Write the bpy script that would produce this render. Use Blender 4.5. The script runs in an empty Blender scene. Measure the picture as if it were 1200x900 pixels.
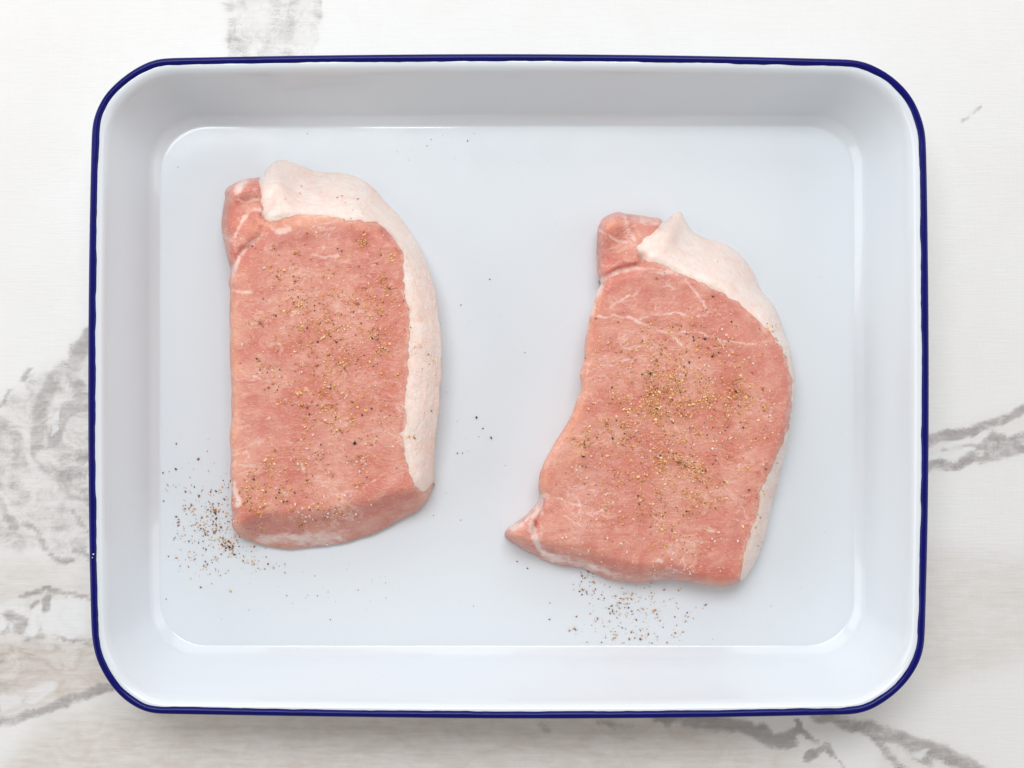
import bpy, bmesh, math, random
import numpy as np
from mathutils import Vector, noise as mnoise
from mathutils.geometry import delaunay_2d_cdt
from mathutils.bvhtree import BVHTree

random.seed(7)
rng = np.random.default_rng(11)
S = bpy.context.scene
C = S.collection

# ------------------------------------------------------------------ camera
CAMZ = 0.724                      # metres above the tabletop
FPX = 50.0 / 36.0 * 1200.0        # focal length in photo pixels
cam_d = bpy.data.cameras.new('camera')
cam_d.lens = 50.0; cam_d.sensor_width = 36.0; cam_d.sensor_fit = 'HORIZONTAL'
cam_d.clip_start = 0.01; cam_d.clip_end = 50.0
cam = bpy.data.objects.new('camera', cam_d); C.objects.link(cam)
cam.location = (0, 0, CAMZ); cam.rotation_euler = (0, 0, 0)
S.camera = cam

# ------------------------------------------------------------------ light
world = bpy.data.worlds.new('World'); S.world = world
world.use_nodes = True
bg = world.node_tree.nodes['Background']
bg.inputs['Color'].default_value = (1.0, 0.93, 0.86, 1)
bg.inputs['Strength'].default_value = 0.46
L = bpy.data.lights.new('window_light', 'AREA')
L.shape = 'RECTANGLE'; L.size = 1.3; L.size_y = 0.55
L.energy = 22.5; L.color = (0.94, 0.975, 1.0)
Lo = bpy.data.objects.new('window_light', L); C.objects.link(Lo)
Lo.location = (-0.12, 0.76, 1.60)
Lo.rotation_euler = (Vector((0, 0, 0)) - Lo.location).to_track_quat('-Z', 'Y').to_euler()
L2 = bpy.data.lights.new('low_fill_light', 'AREA')       # added low fill from the window side, brightens near tray wall and rim
L2.shape = 'RECTANGLE'; L2.size = 1.7; L2.size_y = 0.8; L2.energy = 6.5; L2.color = (0.94, 0.975, 1.0)
Lo2 = bpy.data.objects.new('low_fill_light', L2); C.objects.link(Lo2)
Lo2.location = (-0.10, 1.15, 0.62)
Lo2.rotation_euler = (Vector((0, 0, 0)) - Lo2.location).to_track_quat('-Z', 'Y').to_euler()
for sx, en in ((-1, 7.0), (1, 5.0)):                           # fill lamps added either side to brighten the tray's side walls
    B = bpy.data.lights.new('side_fill_light', 'AREA'); B.shape = 'RECTANGLE'; B.size = 1.3; B.size_y = 0.7
    B.energy = en; B.color = (0.965, 0.985, 1.0)
    Bo = bpy.data.objects.new('side_fill_light', B); C.objects.link(Bo)
    Bo.location = (1.25 * sx, 0.05, 0.50)
    Bo.rotation_euler = (Vector((0, 0, 0.02)) - Bo.location).to_track_quat('-Z', 'Y').to_euler()
S.view_settings.view_transform = 'Standard'
S.view_settings.look = 'None'
S.view_settings.exposure = -0.22
S.view_settings.gamma = 1.0
S.view_settings.use_curve_mapping = False
S.cycles.max_bounces = 10
S.cycles.diffuse_bounces = 5

# ------------------------------------------------------------------ helpers
def W(px, py, z):
    """a point of the photograph taken back to height z"""
    k = (CAMZ - np.asarray(z)) / FPX
    return (np.asarray(px) - 600.0) * k, (450.0 - np.asarray(py)) * k

def link(name, verts, faces, mat, parent=None, smooth=True):
    me = bpy.data.meshes.new(name)
    me.from_pydata([tuple(map(float, v)) for v in verts], [], [tuple(map(int, f)) for f in faces])
    me.update()
    if smooth:
        me.polygons.foreach_set('use_smooth', [True] * len(me.polygons))
    if mat: me.materials.append(mat)
    o = bpy.data.objects.new(name, me); C.objects.link(o)
    if parent: o.parent = parent
    return o

def thing(name, label, cat, loc=(0, 0, 0), group=None):
    o = bpy.data.objects.new(name, None); C.objects.link(o)
    o.location = loc; o.empty_display_size = 0.02
    o['label'] = label; o['category'] = cat
    if group: o['group'] = group
    return o

def attr(o, name, vals):
    a = o.data.attributes.new(name, 'FLOAT', 'POINT')
    a.data.foreach_set('value', np.asarray(vals, dtype=np.float32))

def cr_closed(P, step):
    """closed Catmull-Rom through P (any number of columns), resampled every `step` px"""
    P = np.asarray(P, float); n = len(P); out = []
    for i in range(n):
        p0, p1, p2, p3 = P[i - 1], P[i], P[(i + 1) % n], P[(i + 2) % n]
        for t in np.linspace(0, 1, 24, endpoint=False):
            out.append(0.5 * (2 * p1 + (p2 - p0) * t + (2 * p0 - 5 * p1 + 4 * p2 - p3) * t * t + (3 * p1 - p0 - 3 * p2 + p3) * t ** 3))
    out = np.array(out)
    q = np.vstack([out, out[:1]])
    s = np.r_[0, np.cumsum(np.hypot(*np.diff(q[:, :2], axis=0).T))]
    m = max(8, int(round(s[-1] / step)))
    u = np.linspace(0, s[-1], m, endpoint=False)
    return np.stack([np.interp(u, s, q[:, k]) for k in range(q.shape[1])], 1)

def cr_open(P, step):
    P = np.asarray(P, float)
    Q = np.vstack([2 * P[0] - P[1], P, 2 * P[-1] - P[-2]]); out = []
    for i in range(1, len(Q) - 2):
        p0, p1, p2, p3 = Q[i - 1], Q[i], Q[i + 1], Q[i + 2]
        for t in np.linspace(0, 1, 16, endpoint=False):
            out.append(0.5 * (2 * p1 + (p2 - p0) * t + (2 * p0 - 5 * p1 + 4 * p2 - p3) * t * t + (3 * p1 - p0 - 3 * p2 + p3) * t ** 3))
    out.append(P[-1]); q = np.array(out)
    s = np.r_[0, np.cumsum(np.hypot(*np.diff(q, axis=0).T))]
    m = max(2, int(round(s[-1] / step)) + 1)
    u = np.linspace(0, s[-1], m)
    return np.stack([np.interp(u, s, q[:, k]) for k in range(2)], 1)

def seg_dist(pts, line, closed=False):
    """distance of pts to a polyline and the index of the nearest segment"""
    A = np.asarray(line, float)
    B = np.roll(A, -1, 0) if closed else A[1:]
    if not closed: A = A[:-1]
    D = B - A; L2 = (D ** 2).sum(1) + 1e-12
    best = np.full(len(pts), 1e9); idx = np.zeros(len(pts), int)
    for s in range(0, len(pts), 4000):
        p = pts[s:s + 4000, None, :] - A[None]
        t = np.clip((p * D[None]).sum(2) / L2[None], 0, 1)
        d = np.sqrt(((p - t[..., None] * D[None]) ** 2).sum(2))
        j = d.argmin(1); idx[s:s + 4000] = j
        best[s:s + 4000] = d[np.arange(len(j)), j]
    return best, idx

def inside(pts, poly):
    poly = np.asarray(poly, float)
    x, y = pts[:, 0], pts[:, 1]; r = np.zeros(len(pts), bool)
    x0, y0 = poly[:, 0], poly[:, 1]; x1, y1 = np.roll(x0, -1), np.roll(y0, -1)
    for a, b, c, d in zip(x0, y0, x1, y1):
        if b == d: continue
        r ^= ((b > y) != (d > y)) & (x < (c - a) * (y - b) / (d - b) + a)
    return r

def vnoise(x, y, seed=0):
    """smooth 2-D value noise, about -1..1"""
    x = np.asarray(x, float); y = np.asarray(y, float)
    xi = np.floor(x).astype(np.int64); yi = np.floor(y).astype(np.int64)
    fx = x - xi; fy = y - yi
    fx = fx * fx * fx * (fx * (fx * 6 - 15) + 10); fy = fy * fy * fy * (fy * (fy * 6 - 15) + 10)
    def h(a, b):
        n = (a * 374761393 + b * 668265263 + seed * 974634777) & 0x7fffffff
        n = ((n ^ (n >> 13)) * 1274126177) & 0x7fffffff
        n = n ^ (n >> 16)
        return (n & 0xffff) / 32767.5 - 1
    return (h(xi, yi) * (1 - fx) + h(xi + 1, yi) * fx) * (1 - fy) + (h(xi, yi + 1) * (1 - fx) + h(xi + 1, yi + 1) * fx) * fy

def fbm(x, y, seed=0, o=4):
    r = 0; a = 0.5
    for k in range(o):
        r = r + a * vnoise(x * 2 ** k + 17.3 * k, y * 2 ** k - 9.1 * k, seed + k); a *= 0.5
    return r

def sstep(a, b, x):
    t = np.clip((x - a) / (b - a), 0, 1); return t * t * (3 - 2 * t)

# ------------------------------------------------------------------ material helper
class M:
    def __init__(s, name):
        s.m = bpy.data.materials.new(name); s.m.use_nodes = True
        s.t = s.m.node_tree; s.n = s.t.nodes; s.bsdf = s.n['Principled BSDF']
    def node(s, typ, **kw):
        x = s.n.new(typ)
        for k, v in kw.items():
            if k.startswith('i_'):
                k = k[2:]
                x.inputs[int(k) if k.isdigit() else k.replace('_', ' ')].default_value = v
            else: setattr(x, k, v)
        return x
    def ln(s, a, b): s.t.links.new(a, b)
    def coord(s, scale=(1, 1, 1), rot=(0, 0, 0)):
        tc = s.node('ShaderNodeTexCoord'); mp = s.node('ShaderNodeMapping')
        mp.inputs['Scale'].default_value = scale; mp.inputs['Rotation'].default_value = rot
        s.ln(tc.outputs['Object'], mp.inputs['Vector']); return mp.outputs['Vector']
    def noise(s, vec, scale, detail=4, rough=0.55, dist=0.0):
        x = s.node('ShaderNodeTexNoise')
        x.inputs['Scale'].default_value = scale; x.inputs['Detail'].default_value = detail
        x.inputs['Roughness'].default_value = rough; x.inputs['Distortion'].default_value = dist
        s.ln(vec, x.inputs['Vector']); return x.outputs['Fac']
    def math(s, op, a, b=None, c=None, clamp=False):
        x = s.node('ShaderNodeMath', operation=op); x.use_clamp = clamp
        for i, v in enumerate((a, b, c)):
            if v is None: continue
            if isinstance(v, (int, float)): x.inputs[i].default_value = v
            else: s.ln(v, x.inputs[i])
        return x.outputs[0]
    def ss(s, v, lo, hi):
        x = s.node('ShaderNodeMapRange', interpolation_type='SMOOTHSTEP')
        x.inputs['From Min'].default_value = lo; x.inputs['From Max'].default_value = hi
        s.ln(v, x.inputs['Value']); return x.outputs[0]
    def attr(s, name):
        return s.node('ShaderNodeAttribute', attribute_name=name).outputs['Fac']
    def mix(s, f, a, b):
        x = s.node('ShaderNodeMix', data_type='RGBA')
        for i, v in ((0, f), (6, a), (7, b)):
            if isinstance(v, (int, float)): x.inputs[i].default_value = v
            elif isinstance(v, tuple): x.inputs[i].default_value = (*v, 1)
            else: s.ln(v, x.inputs[i])
        return x.outputs[2]
    def bump(s, h, strength, dist, normal=None):
        x = s.node('ShaderNodeBump'); x.inputs['Strength'].default_value = strength
        x.inputs['Distance'].default_value = dist
        s.ln(h, x.inputs['Height'])
        if normal is not None: s.ln(normal, x.inputs['Normal'])
        return x.outputs['Normal']
    def set(s, **kw):
        for k, v in kw.items():
            i = s.bsdf.inputs[k.replace('_', ' ')]
            if hasattr(v, 'links') or hasattr(v, 'is_linked'): s.ln(v, i)
            else: i.default_value = v

# ------------------------------------------------------------------ tabletop
def mat_table():
    m = M('painted_marble_board')
    v = m.coord()
    vein, warm, white = m.attr('vein'), m.attr('warm'), m.attr('white')
    n1 = m.noise(m.coord((1, 1.5, 1), (0, 0, -0.45)), 62, 8, 0.62, 1.1)
    n2 = m.noise(v, 26, 5, 0.6, 1.0)
    n3 = m.noise(m.coord((1, 7, 1)), 60, 4, 0.6)            # sideways brush marks
    n4 = m.noise(v, 300, 5, 0.7)
    base = m.mix(m.ss(n2, 0.35, 0.7), (0.755, 0.75, 0.745), (0.745, 0.735, 0.725))
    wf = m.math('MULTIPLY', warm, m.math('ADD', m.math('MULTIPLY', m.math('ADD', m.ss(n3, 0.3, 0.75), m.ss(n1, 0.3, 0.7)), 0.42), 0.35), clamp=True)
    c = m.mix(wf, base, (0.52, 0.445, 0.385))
    # ragged vein edge: traced density + noise, cut to a soft threshold
    t = m.math('ADD', m.math('MULTIPLY', vein, 0.80), m.math('MULTIPLY', m.math('SUBTRACT', n1, 0.5), 1.7))
    t = m.math('ADD', t, m.math('MULTIPLY', m.math('SUBTRACT', n4, 0.5), 0.45))
    t = m.math('ADD', t, m.math('MULTIPLY', m.math('SUBTRACT', n3, 0.5), 0.3))
    vf = m.math('MULTIPLY', m.ss(t, 0.08, 0.95), m.ss(vein, 0.0, 0.35))
    vf = m.math('MULTIPLY', vf, m.math('ADD', m.math('MULTIPLY', n3, 0.6), 0.5), clamp=True)
    smoke = m.math('MULTIPLY', m.math('MULTIPLY', vein, m.ss(n2, 0.25, 0.75)), 0.42)
    c = m.mix(smoke, c, (0.50, 0.475, 0.46))
    c = m.mix(m.math('MULTIPLY', vf, 1.0), c, (0.33, 0.305, 0.30))
    hl = m.math('ABSOLUTE', m.math('SUBTRACT', m.noise(m.coord((1, 1.6, 1), (0, 0, -0.5)), 70, 6, 0.65, 1.2), 0.5))
    hf = m.math('MULTIPLY', m.math('MULTIPLY', m.ss(hl, 0.020, 0.0), m.ss(vein, 0.15, 0.6)), m.ss(n2, 0.4, 0.6))
    c = m.mix(m.math('MULTIPLY', hf, 0.7), c, (0.27, 0.245, 0.24))
    pf = m.math('MULTIPLY', m.ss(n4, 0.60, 0.70), m.ss(vein, 0.12, 0.5))
    c = m.mix(m.math('MULTIPLY', pf, 0.20), c, (0.30, 0.275, 0.265))
    w = m.math('ADD', white, m.math('MULTIPLY', m.math('SUBTRACT', n1, 0.5), 2.2))
    wm = m.math('MULTIPLY', m.ss(w, 0.35, 0.85), m.ss(white, 0.05, 0.3))
    c = m.mix(m.math('MULTIPLY', wm, 0.75), c, (0.74, 0.745, 0.75))
    ft = m.mix(m.math('MULTIPLY', m.ss(n3, 0.45, 0.8), 0.06), c, (0.60, 0.58, 0.56))
    m.set(Base_Color=ft, Roughness=0.62)
    m.bsdf.inputs['Specular IOR Level'].default_value = 0.35
    br = m.noise(m.coord((1, 14, 1)), 70, 4, 0.65)
    lin = m.noise(m.coord((9, 1, 1)), 90, 2, 0.6)
    hh = m.math('ADD', br, m.math('MULTIPLY', lin, 0.45))
    m.set(Normal=m.bump(hh, 0.32, 0.0006))
    return m.m

def build_table():
    fx = np.arange(-0.30, 0.3001, 0.0015); fy = np.arange(-0.225, 0.2251, 0.0015)
    ext = np.array([0.01, 0.03, 0.07, 0.14, 0.25, 0.4, 0.6])
    xs = np.r_[-0.30 - ext[::-1], fx, 0.30 + ext]; ys = np.r_[-0.225 - ext[::-1], fy, 0.225 + ext]
    X, Y = np.meshgrid(xs, ys); nx, ny = len(xs), len(ys)
    k = CAMZ / FPX
    P = np.stack([X.ravel() / k + 600, 450 - Y.ravel() / k], 1)
    wx = P[:, 0] + 5 * fbm(P[:, 0] / 16, P[:, 1] / 16, 3); wy = P[:, 1] + 5 * fbm(P[:, 0] / 16, P[:, 1] / 16, 9)
    Q = np.stack([wx, wy], 1)
    def stroke(lst):
        r = np.zeros(len(Q))
        for pts, w, a in lst:
            d, _ = seg_dist(Q, np.array(pts, float))
            r = np.maximum(r, a * (1 - sstep(w * 0.35, w * 1.1, d)))
        return r
    def patch(poly, soft, a):
        i = inside(Q, poly); d, _ = seg_dist(Q, np.array(poly, float), True)
        return a * sstep(-soft, soft, np.where(i, d, -d))
    vein = stroke([
        ([(112, 388), (92, 412), (84, 440), (98, 462)], 15, .85), ([(100, 470), (78, 480), (62, 515)], 13, .85),
        ([(72, 430), (56, 452), (46, 490), (44, 520)], 13, .8), ([(36, 434), (24, 446)], 5, .9), ([(14, 455), (0, 480)], 4, .75),
        ([(5, 495), (20, 510), (22, 540)], 14, .7), ([(48, 508), (40, 530)], 10, .75), ([(55, 548), (70, 560), (98, 552)], 13, .7),
        ([(72, 540), (100, 535)], 8, .7), ([(0, 588), (10, 606), (20, 618)], 8, .75), ([(30, 614), (42, 622), (54, 640)], 5, .85),
        ([(14, 568), (32, 584)], 7, .6), ([(70, 592), (64, 616), (80, 614)], 12, .5), ([(84, 600), (102, 622)], 3.5, .8),
        ([(60, 652), (72, 660), (84, 656)], 5, .7), ([(88, 645), (104, 652), (108, 664)], 4, .8), ([(98, 575), (104, 590)], 6, .6),
        ([(24, 697), (56, 691), (80, 697), (104, 700)], 3.2, .95), ([(8, 722), (30, 728), (20, 738)], 11, .95), ([(38, 708), (42, 704)], 5, .9),
        ([(52, 704), (58, 702), (54, 712)], 7, .95), ([(47, 722), (46, 742)], 3, .85), ([(64, 742), (82, 750), (104, 752)], 3.5, .85),
        ([(28, 748), (50, 744)], 5, .7), ([(0, 742), (6, 738)], 8, .8), ([(66, 758), (92, 772)], 5, .55), ([(0, 776), (40, 766)], 4, .45),
        ([(-10, 850), (20, 843), (52, 832), (88, 818), (140, 800), (175, 785)], 8, .85), ([(30, 818), (26, 823)], 4, .9),
        # right-hand vein
        ([(1060, 528), (1090, 517), (1125, 508), (1165, 497), (1215, 474)], 8, .9), ([(1120, 512), (1150, 500)], 3.5, .95),
        ([(1080, 549), (1100, 543), (1122, 546), (1142, 534)], 8.5, .98), ([(1150, 524), (1164, 512), (1174, 514)], 7, .85),
        ([(1160, 528), (1215, 506)], 10, .8), ([(1150, 538), (1180, 530), (1215, 524)], 8, .85), ([(1105, 528), (1140, 522)], 4.5, .6),
        # bottom right
        ([(770, 838), (820, 844), (870, 850), (898, 864)], 13, 1.05), ([(880, 852), (905, 872), (930, 860)], 11, 1.05), ([(932, 842), (938, 858), (956, 870)], 3.5, .95),
        ([(912, 876), (932, 872)], 8, .85), ([(948, 888), (968, 874), (974, 884)], 7, .95), ([(978, 885), (990, 900)], 3, .8),
        ([(960, 838), (1000, 850), (1030, 856), (1070, 872), (1110, 884), (1150, 905)], 12, .95), ([(1024, 862), (1040, 884), (1060, 900)], 8, .8),
        ([(1060, 880), (1090, 895)], 5, .65), ([(700, 846), (740, 850)], 6, .5), ([(630, 848), (645, 858)], 5, .55),
        # top
        ([(268, -10), (271, 20), (273, 60), (268, 130)], 10, .5), ([(282, -10), (286, 60), (292, 130)], 12, .45), ([(346, -10), (343, 10), (336, 60), (326, 130)], 9, .5),
        ([(374, -10), (371, 25), (360, 70), (350, 130)], 9, .45), ([(326, -10), (316, 50)], 8, .4), ([(357, -10), (348, 60)], 13, .36), ([(308, -10), (300, 90)], 9, .32),
        ([(268, 46), (269, 54)], 3, .8), ([(1128, 144), (1150, 123)], 3.2, .62)])
    vein = np.maximum(vein, patch([(118, 380), (84, 420), (40, 436), (10, 462), (-30, 500), (-30, 640), (118, 660)], 14, .36))
    vein = np.maximum(vein, patch([(-30, 690), (118, 690), (118, 780), (60, 800), (-30, 850)], 14, .26))
    vein = np.maximum(vein, patch([(260, -20), (382, -20), (372, 30), (350, 150), (262, 150), (264, 30)], 13, .36))
    warm = np.maximum.reduce([
        patch([(118, 385), (70, 428), (20, 460), (-40, 500), (-40, 640), (60, 640), (118, 640)], 18, .30),
        patch([(-40, 655), (118, 655), (118, 700), (-40, 705)], 16, .45),
        patch([(-40, 745), (60, 750), (118, 750), (150, 800), (90, 820), (-40, 850)], 14, .80),
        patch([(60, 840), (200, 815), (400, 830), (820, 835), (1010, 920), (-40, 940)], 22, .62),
        patch([(1070, 640), (1215, 655), (1215, 770), (1100, 800), (1060, 740)], 22, .36),
        patch([(1040, 855), (1120, 880), (1160, 910), (1020, 910)], 14, .35),
        patch([(262, -20), (378, -20), (372, 50), (268, 62)], 7, .16),
        patch([(1080, 515), (1215, 470), (1215, 535), (1080, 555)], 8, .15)])
    white = np.maximum.reduce([
        patch([(48, 706), (52, 724), (46, 742), (34, 746), (28, 738), (38, 716)], 3, 1.0),
        patch([(62, 704), (100, 700), (104, 744), (80, 748), (64, 738), (54, 742), (50, 728)], 4, 1.0),
        patch([(0, 812), (30, 808), (66, 794), (70, 806), (40, 826), (0, 836)], 6, .9), patch([(-20, 724), (6, 724), (6, 738), (-20, 740)], 3, .8),
        patch([(940, 850), (968, 846), (1010, 866), (1026, 892), (1040, 905), (992, 905), (968, 868)], 4, .9),
        patch([(1084, 532), (1140, 524), (1150, 531), (1120, 537), (1084, 541)], 4, .8), patch([(286, 0), (318, 0), (316, 40), (290, 44)], 5, .5),
        patch([(60, 488), (74, 470), (70, 500), (58, 512)], 3, .8), patch([(1050, 872), (1090, 880), (1080, 890), (1056, 886)], 4, .6)])
    V = np.stack([X.ravel(), Y.ravel(), np.zeros(X.size)], 1)
    i = (np.arange(ny - 1)[:, None] * nx + np.arange(nx - 1)).ravel()
    F = np.stack([i, i + 1, i + 1 + nx, i + nx], 1)
    o = link('tabletop', V, F, mat_table())
    attr(o, 'vein', vein); attr(o, 'warm', warm); attr(o, 'white', white)
    o['kind'] = 'structure'; o['label'] = 'white painted board with grey and beige marble veins'
build_table()

# ------------------------------------------------------------------ enamel tray
ZR, ZF = 0.047, 0.0025            # rim top, inner floor

def mat_enamel():
    m = M('white_enamel')
    v = m.coord()
    n = m.noise(v, 9, 2, 0.5)
    sp = m.ss(m.noise(v, 420, 2, 0.5), 0.735, 0.80)
    c = m.mix(m.ss(n, 0.3, 0.7), (0.705, 0.752, 0.80), (0.72, 0.762, 0.805))
    c = m.mix(m.math('MULTIPLY', sp, 0.22), c, (0.5, 0.5, 0.52))
    m.set(Base_Color=c, Roughness=m.math('ADD', 0.05, m.math('MULTIPLY', m.noise(v, 28, 5, 0.65, 1.0), 0.18)))
    m.bsdf.inputs['Coat Weight'].default_value = 0.25
    m.bsdf.inputs['Coat Roughness'].default_value = 0.05
    w = m.noise(v, 14, 2, 0.5); f = m.noise(v, 160, 2, 0.5)
    m.set(Normal=m.bump(f, 0.05, 0.0006, m.bump(w, 0.12, 0.003)))
    return m.m

def mat_rim():
    m = M('cobalt_enamel')
    v = m.coord()
    c = m.mix(m.noise(v, 60, 3), (0.0014, 0.002, 0.085), (0.0025, 0.0035, 0.15))
    m.set(Base_Color=c, Roughness=0.2)
    m.bsdf.inputs['Specular IOR Level'].default_value = 0.2
    m.set(Normal=m.bump(m.noise(v, 120, 2), 0.10, 0.0008))
    return m.m

OUT = [(188, 68.7), (215, 67.7), (400, 64.6), (600, 63.4), (800, 65.2), (980, 69.3), (1006.7, 71), (1020, 75.3), (1037, 84), (1052, 95.3), (1066.7, 111.3), (1076, 128.7),
       (1082, 146), (1085, 170), (1087.3, 300), (1088.3, 450), (1087.2, 600), (1084, 730), (1082.7, 756.7), (1078.7, 772.7), (1066.7, 794), (1049.3, 812.7), (1030.7, 826),
       (1013.3, 834.7), (993.3, 837.3), (980, 837.7), (800, 841), (600, 842), (400, 840), (215, 837), (177.7, 836), (164.3, 831.3), (148.3, 822), (132.3, 806),
       (120.3, 787.3), (112.3, 770), (109, 754), (107, 730), (104.3, 600), (103.5, 450), (104.6, 300), (107.3, 170), (109, 142), (113.7, 128.7), (123, 111), (139, 95), (155, 82.7), (175, 72)]

def build_tray():
    t = thing('enamel_tray', 'white enamel baking tray with a cobalt blue rolled rim lying on the marble board', 'tray')
    out = cr_closed(OUT, 4.0); n = len(out)
    for _ in range(12): out = 0.5 * out + 0.25 * (np.roll(out, 1, 0) + np.roll(out, -1, 0))
    ox, oy = W(out[:, 0], out[:, 1], ZR - 0.0018); O = np.stack([ox, oy], 1)
    u, v = out[:, 0] - 596, out[:, 1] - 452.5
    ax, ay = 410.0, 307.0; hx, hy, rc = 406.0, 304.5, 54.0       # floor: rounded rectangle with corners of its own
    sx, sy = np.sign(u), np.sign(v); au, av = np.abs(u), np.abs(v)
    corner = (au > ax) & (av > ay)
    ang = np.arctan2(np.maximum(av - ay, 0), np.maximum(au - ax, 0))
    fu = np.where(corner, hx - rc + rc * np.cos(ang), np.where(av > ay, au * (hx - rc) / ax, hx))
    fv = np.where(corner, hy - rc + rc * np.sin(ang), np.where(av > ay, hy, av * (hy - rc) / ay))
    fxp = 594 + sx * fu; fyp = 452.5 + sy * fv
    for _ in range(4):
        fxp = 0.5 * fxp + 0.25 * (np.roll(fxp, 1) + np.roll(fxp, -1)); fyp = 0.5 * fyp + 0.25 * (np.roll(fyp, 1) + np.roll(fyp, -1))
    fx, fy = W(fxp, fyp, ZF); Fl = np.stack([fx, fy], 1)
    tan = np.roll(O, -1, 0) - np.roll(O, 1, 0); tan /= np.linalg.norm(tan, axis=1)[:, None]
    nin = np.stack([-tan[:, 1], tan[:, 0]], 1)
    if (nin * (-O)).sum() < 0: nin = -nin
    al = np.arange(n) * 4.0
    wob = 0.00024 * vnoise(al / 22, al * 0, 5) + 0.0001 * vnoise(al / 7, al * 0, 8)
    R = 0.0018
    cz = ZR - R
    # rolled rim: a closed tube round the edge
    V = []; K = 18
    for k in range(K):
        a = 2 * math.pi * k / K
        ca, sa = math.cos(a), math.sin(a)
        rr = R + (wob if ca > 0.3 else 0) * (1 if ca > 0.3 else 0)
        off = R + np.broadcast_to(rr, n) * ca
        p = O + nin * off[:, None]
        V.append(np.column_stack([p, np.full(n, cz + R * sa * 0.95)]))
    V = np.vstack(V); F = []
    for k in range(K):
        for i in range(n):
            j = (i + 1) % n; k2 = (k + 1) % K
            F.append((k * n + i, k * n + j, k2 * n + j, k2 * n + i))
    rim = link('rim', V, F, mat_rim(), t)
    # basin profile: (fraction of the way in, height)
    lat = 0.0245
    prof = [(0.075, cz - 0.0002), (0.12, cz + 0.0004), (0.16, cz + 0.0004), (0.20, cz + 0.0000), (0.24, cz - 0.0009), (0.28, cz - 0.0024), (0.32, cz - 0.0048),
            (0.37, cz - 0.0085), (0.48, cz - 0.0160), (0.60, cz - 0.0245), (0.72, cz - 0.0325), (0.80, cz - 0.0375), (0.835, 0.0064), (0.87, 0.0054), (0.91, 0.00445), (0.95, 0.00355), (0.975, 0.00298), (0.988, 0.0027), (1.0, ZF)]
    ps = np.array(prof)
    # refine the profile smoothly
    u = np.r_[0, np.cumsum(np.hypot(np.diff(ps[:, 0]) * lat, np.diff(ps[:, 1])))]
    pr = cr_open(ps * [lat, 1], 0.0009)
    pr = pr / [lat, 1]
    V = []; rings = 0
    def ring(s, z, shift=0.0):
        p = O * (1 - s) + Fl * s - nin * shift
        return np.column_stack([p, np.full(n, z)])
    # outside skin from the rim down, then inside skin
    inner_r = [ring(s, z) for s, z in pr]
    floor_r = []
    for f in (0.997, 0.99, 0.97, 0.95, 0.9, 0.8, 0.65, 0.5, 0.35, 0.2, 0.1, 0.03):
        p = Fl * f
        zz = ZF +  0.00005 * vnoise(p[:, 0] * 18, p[:, 1] * 18, 4)
        floor_r.append(np.column_stack([p, zz]))
    under = [ring(s, max(z - 0.0017, 0.0006), 0.0010 * (1 - sstep(0.85, 1.0, s))) for s, z in pr[2::2]]
    seq = under[::-1] + inner_r + floor_r
    under_c = np.array([[0, 0, 0.0006]]); top_c = np.array([[0, 0, ZF]])
    V = np.vstack(seq + [under_c, top_c]); F = []
    nr = len(seq)
    for k in range(nr - 1):
        for i in range(n):
            j = (i + 1) % n
            F.append((k * n + i, (k + 1) * n + i, (k + 1) * n + j, k * n + j))
    ic, it = nr * n, nr * n + 1
    for i in range(n):
        j = (i + 1) % n
        F.append((ic, i, j)); F.append(((nr - 1) * n + i, it, (nr - 1) * n + j))
    b = link('basin', V, F, mat_enamel(), t)
    # two specks of chipped enamel on the left of the rim
    m = M('chipped_white'); m.set(Base_Color=(0.75, 0.76, 0.8, 1), Roughness=0.4)
    for px, py, r in ((109.3, 649.5, .00042), (108.2, 653.5, .00028)):
        x, y = W(px, py, ZR)
        bm = bmesh.new(); bmesh.ops.create_icosphere(bm, subdivisions=2, radius=r)
        for v in bm.verts: v.co.z *= 0.45; v.co.y *= 0.8 + 0.3 * math.sin(v.co.x * 9000)
        me = bpy.data.meshes.new('rim_chip'); bm.to_mesh(me); bm.free(); me.materials.append(m.m)
        o = bpy.data.objects.new('rim_chip', me); C.objects.link(o); o.parent = t
        o.location = (x, y, ZR - 0.00012)
    return t
build_tray()

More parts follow.
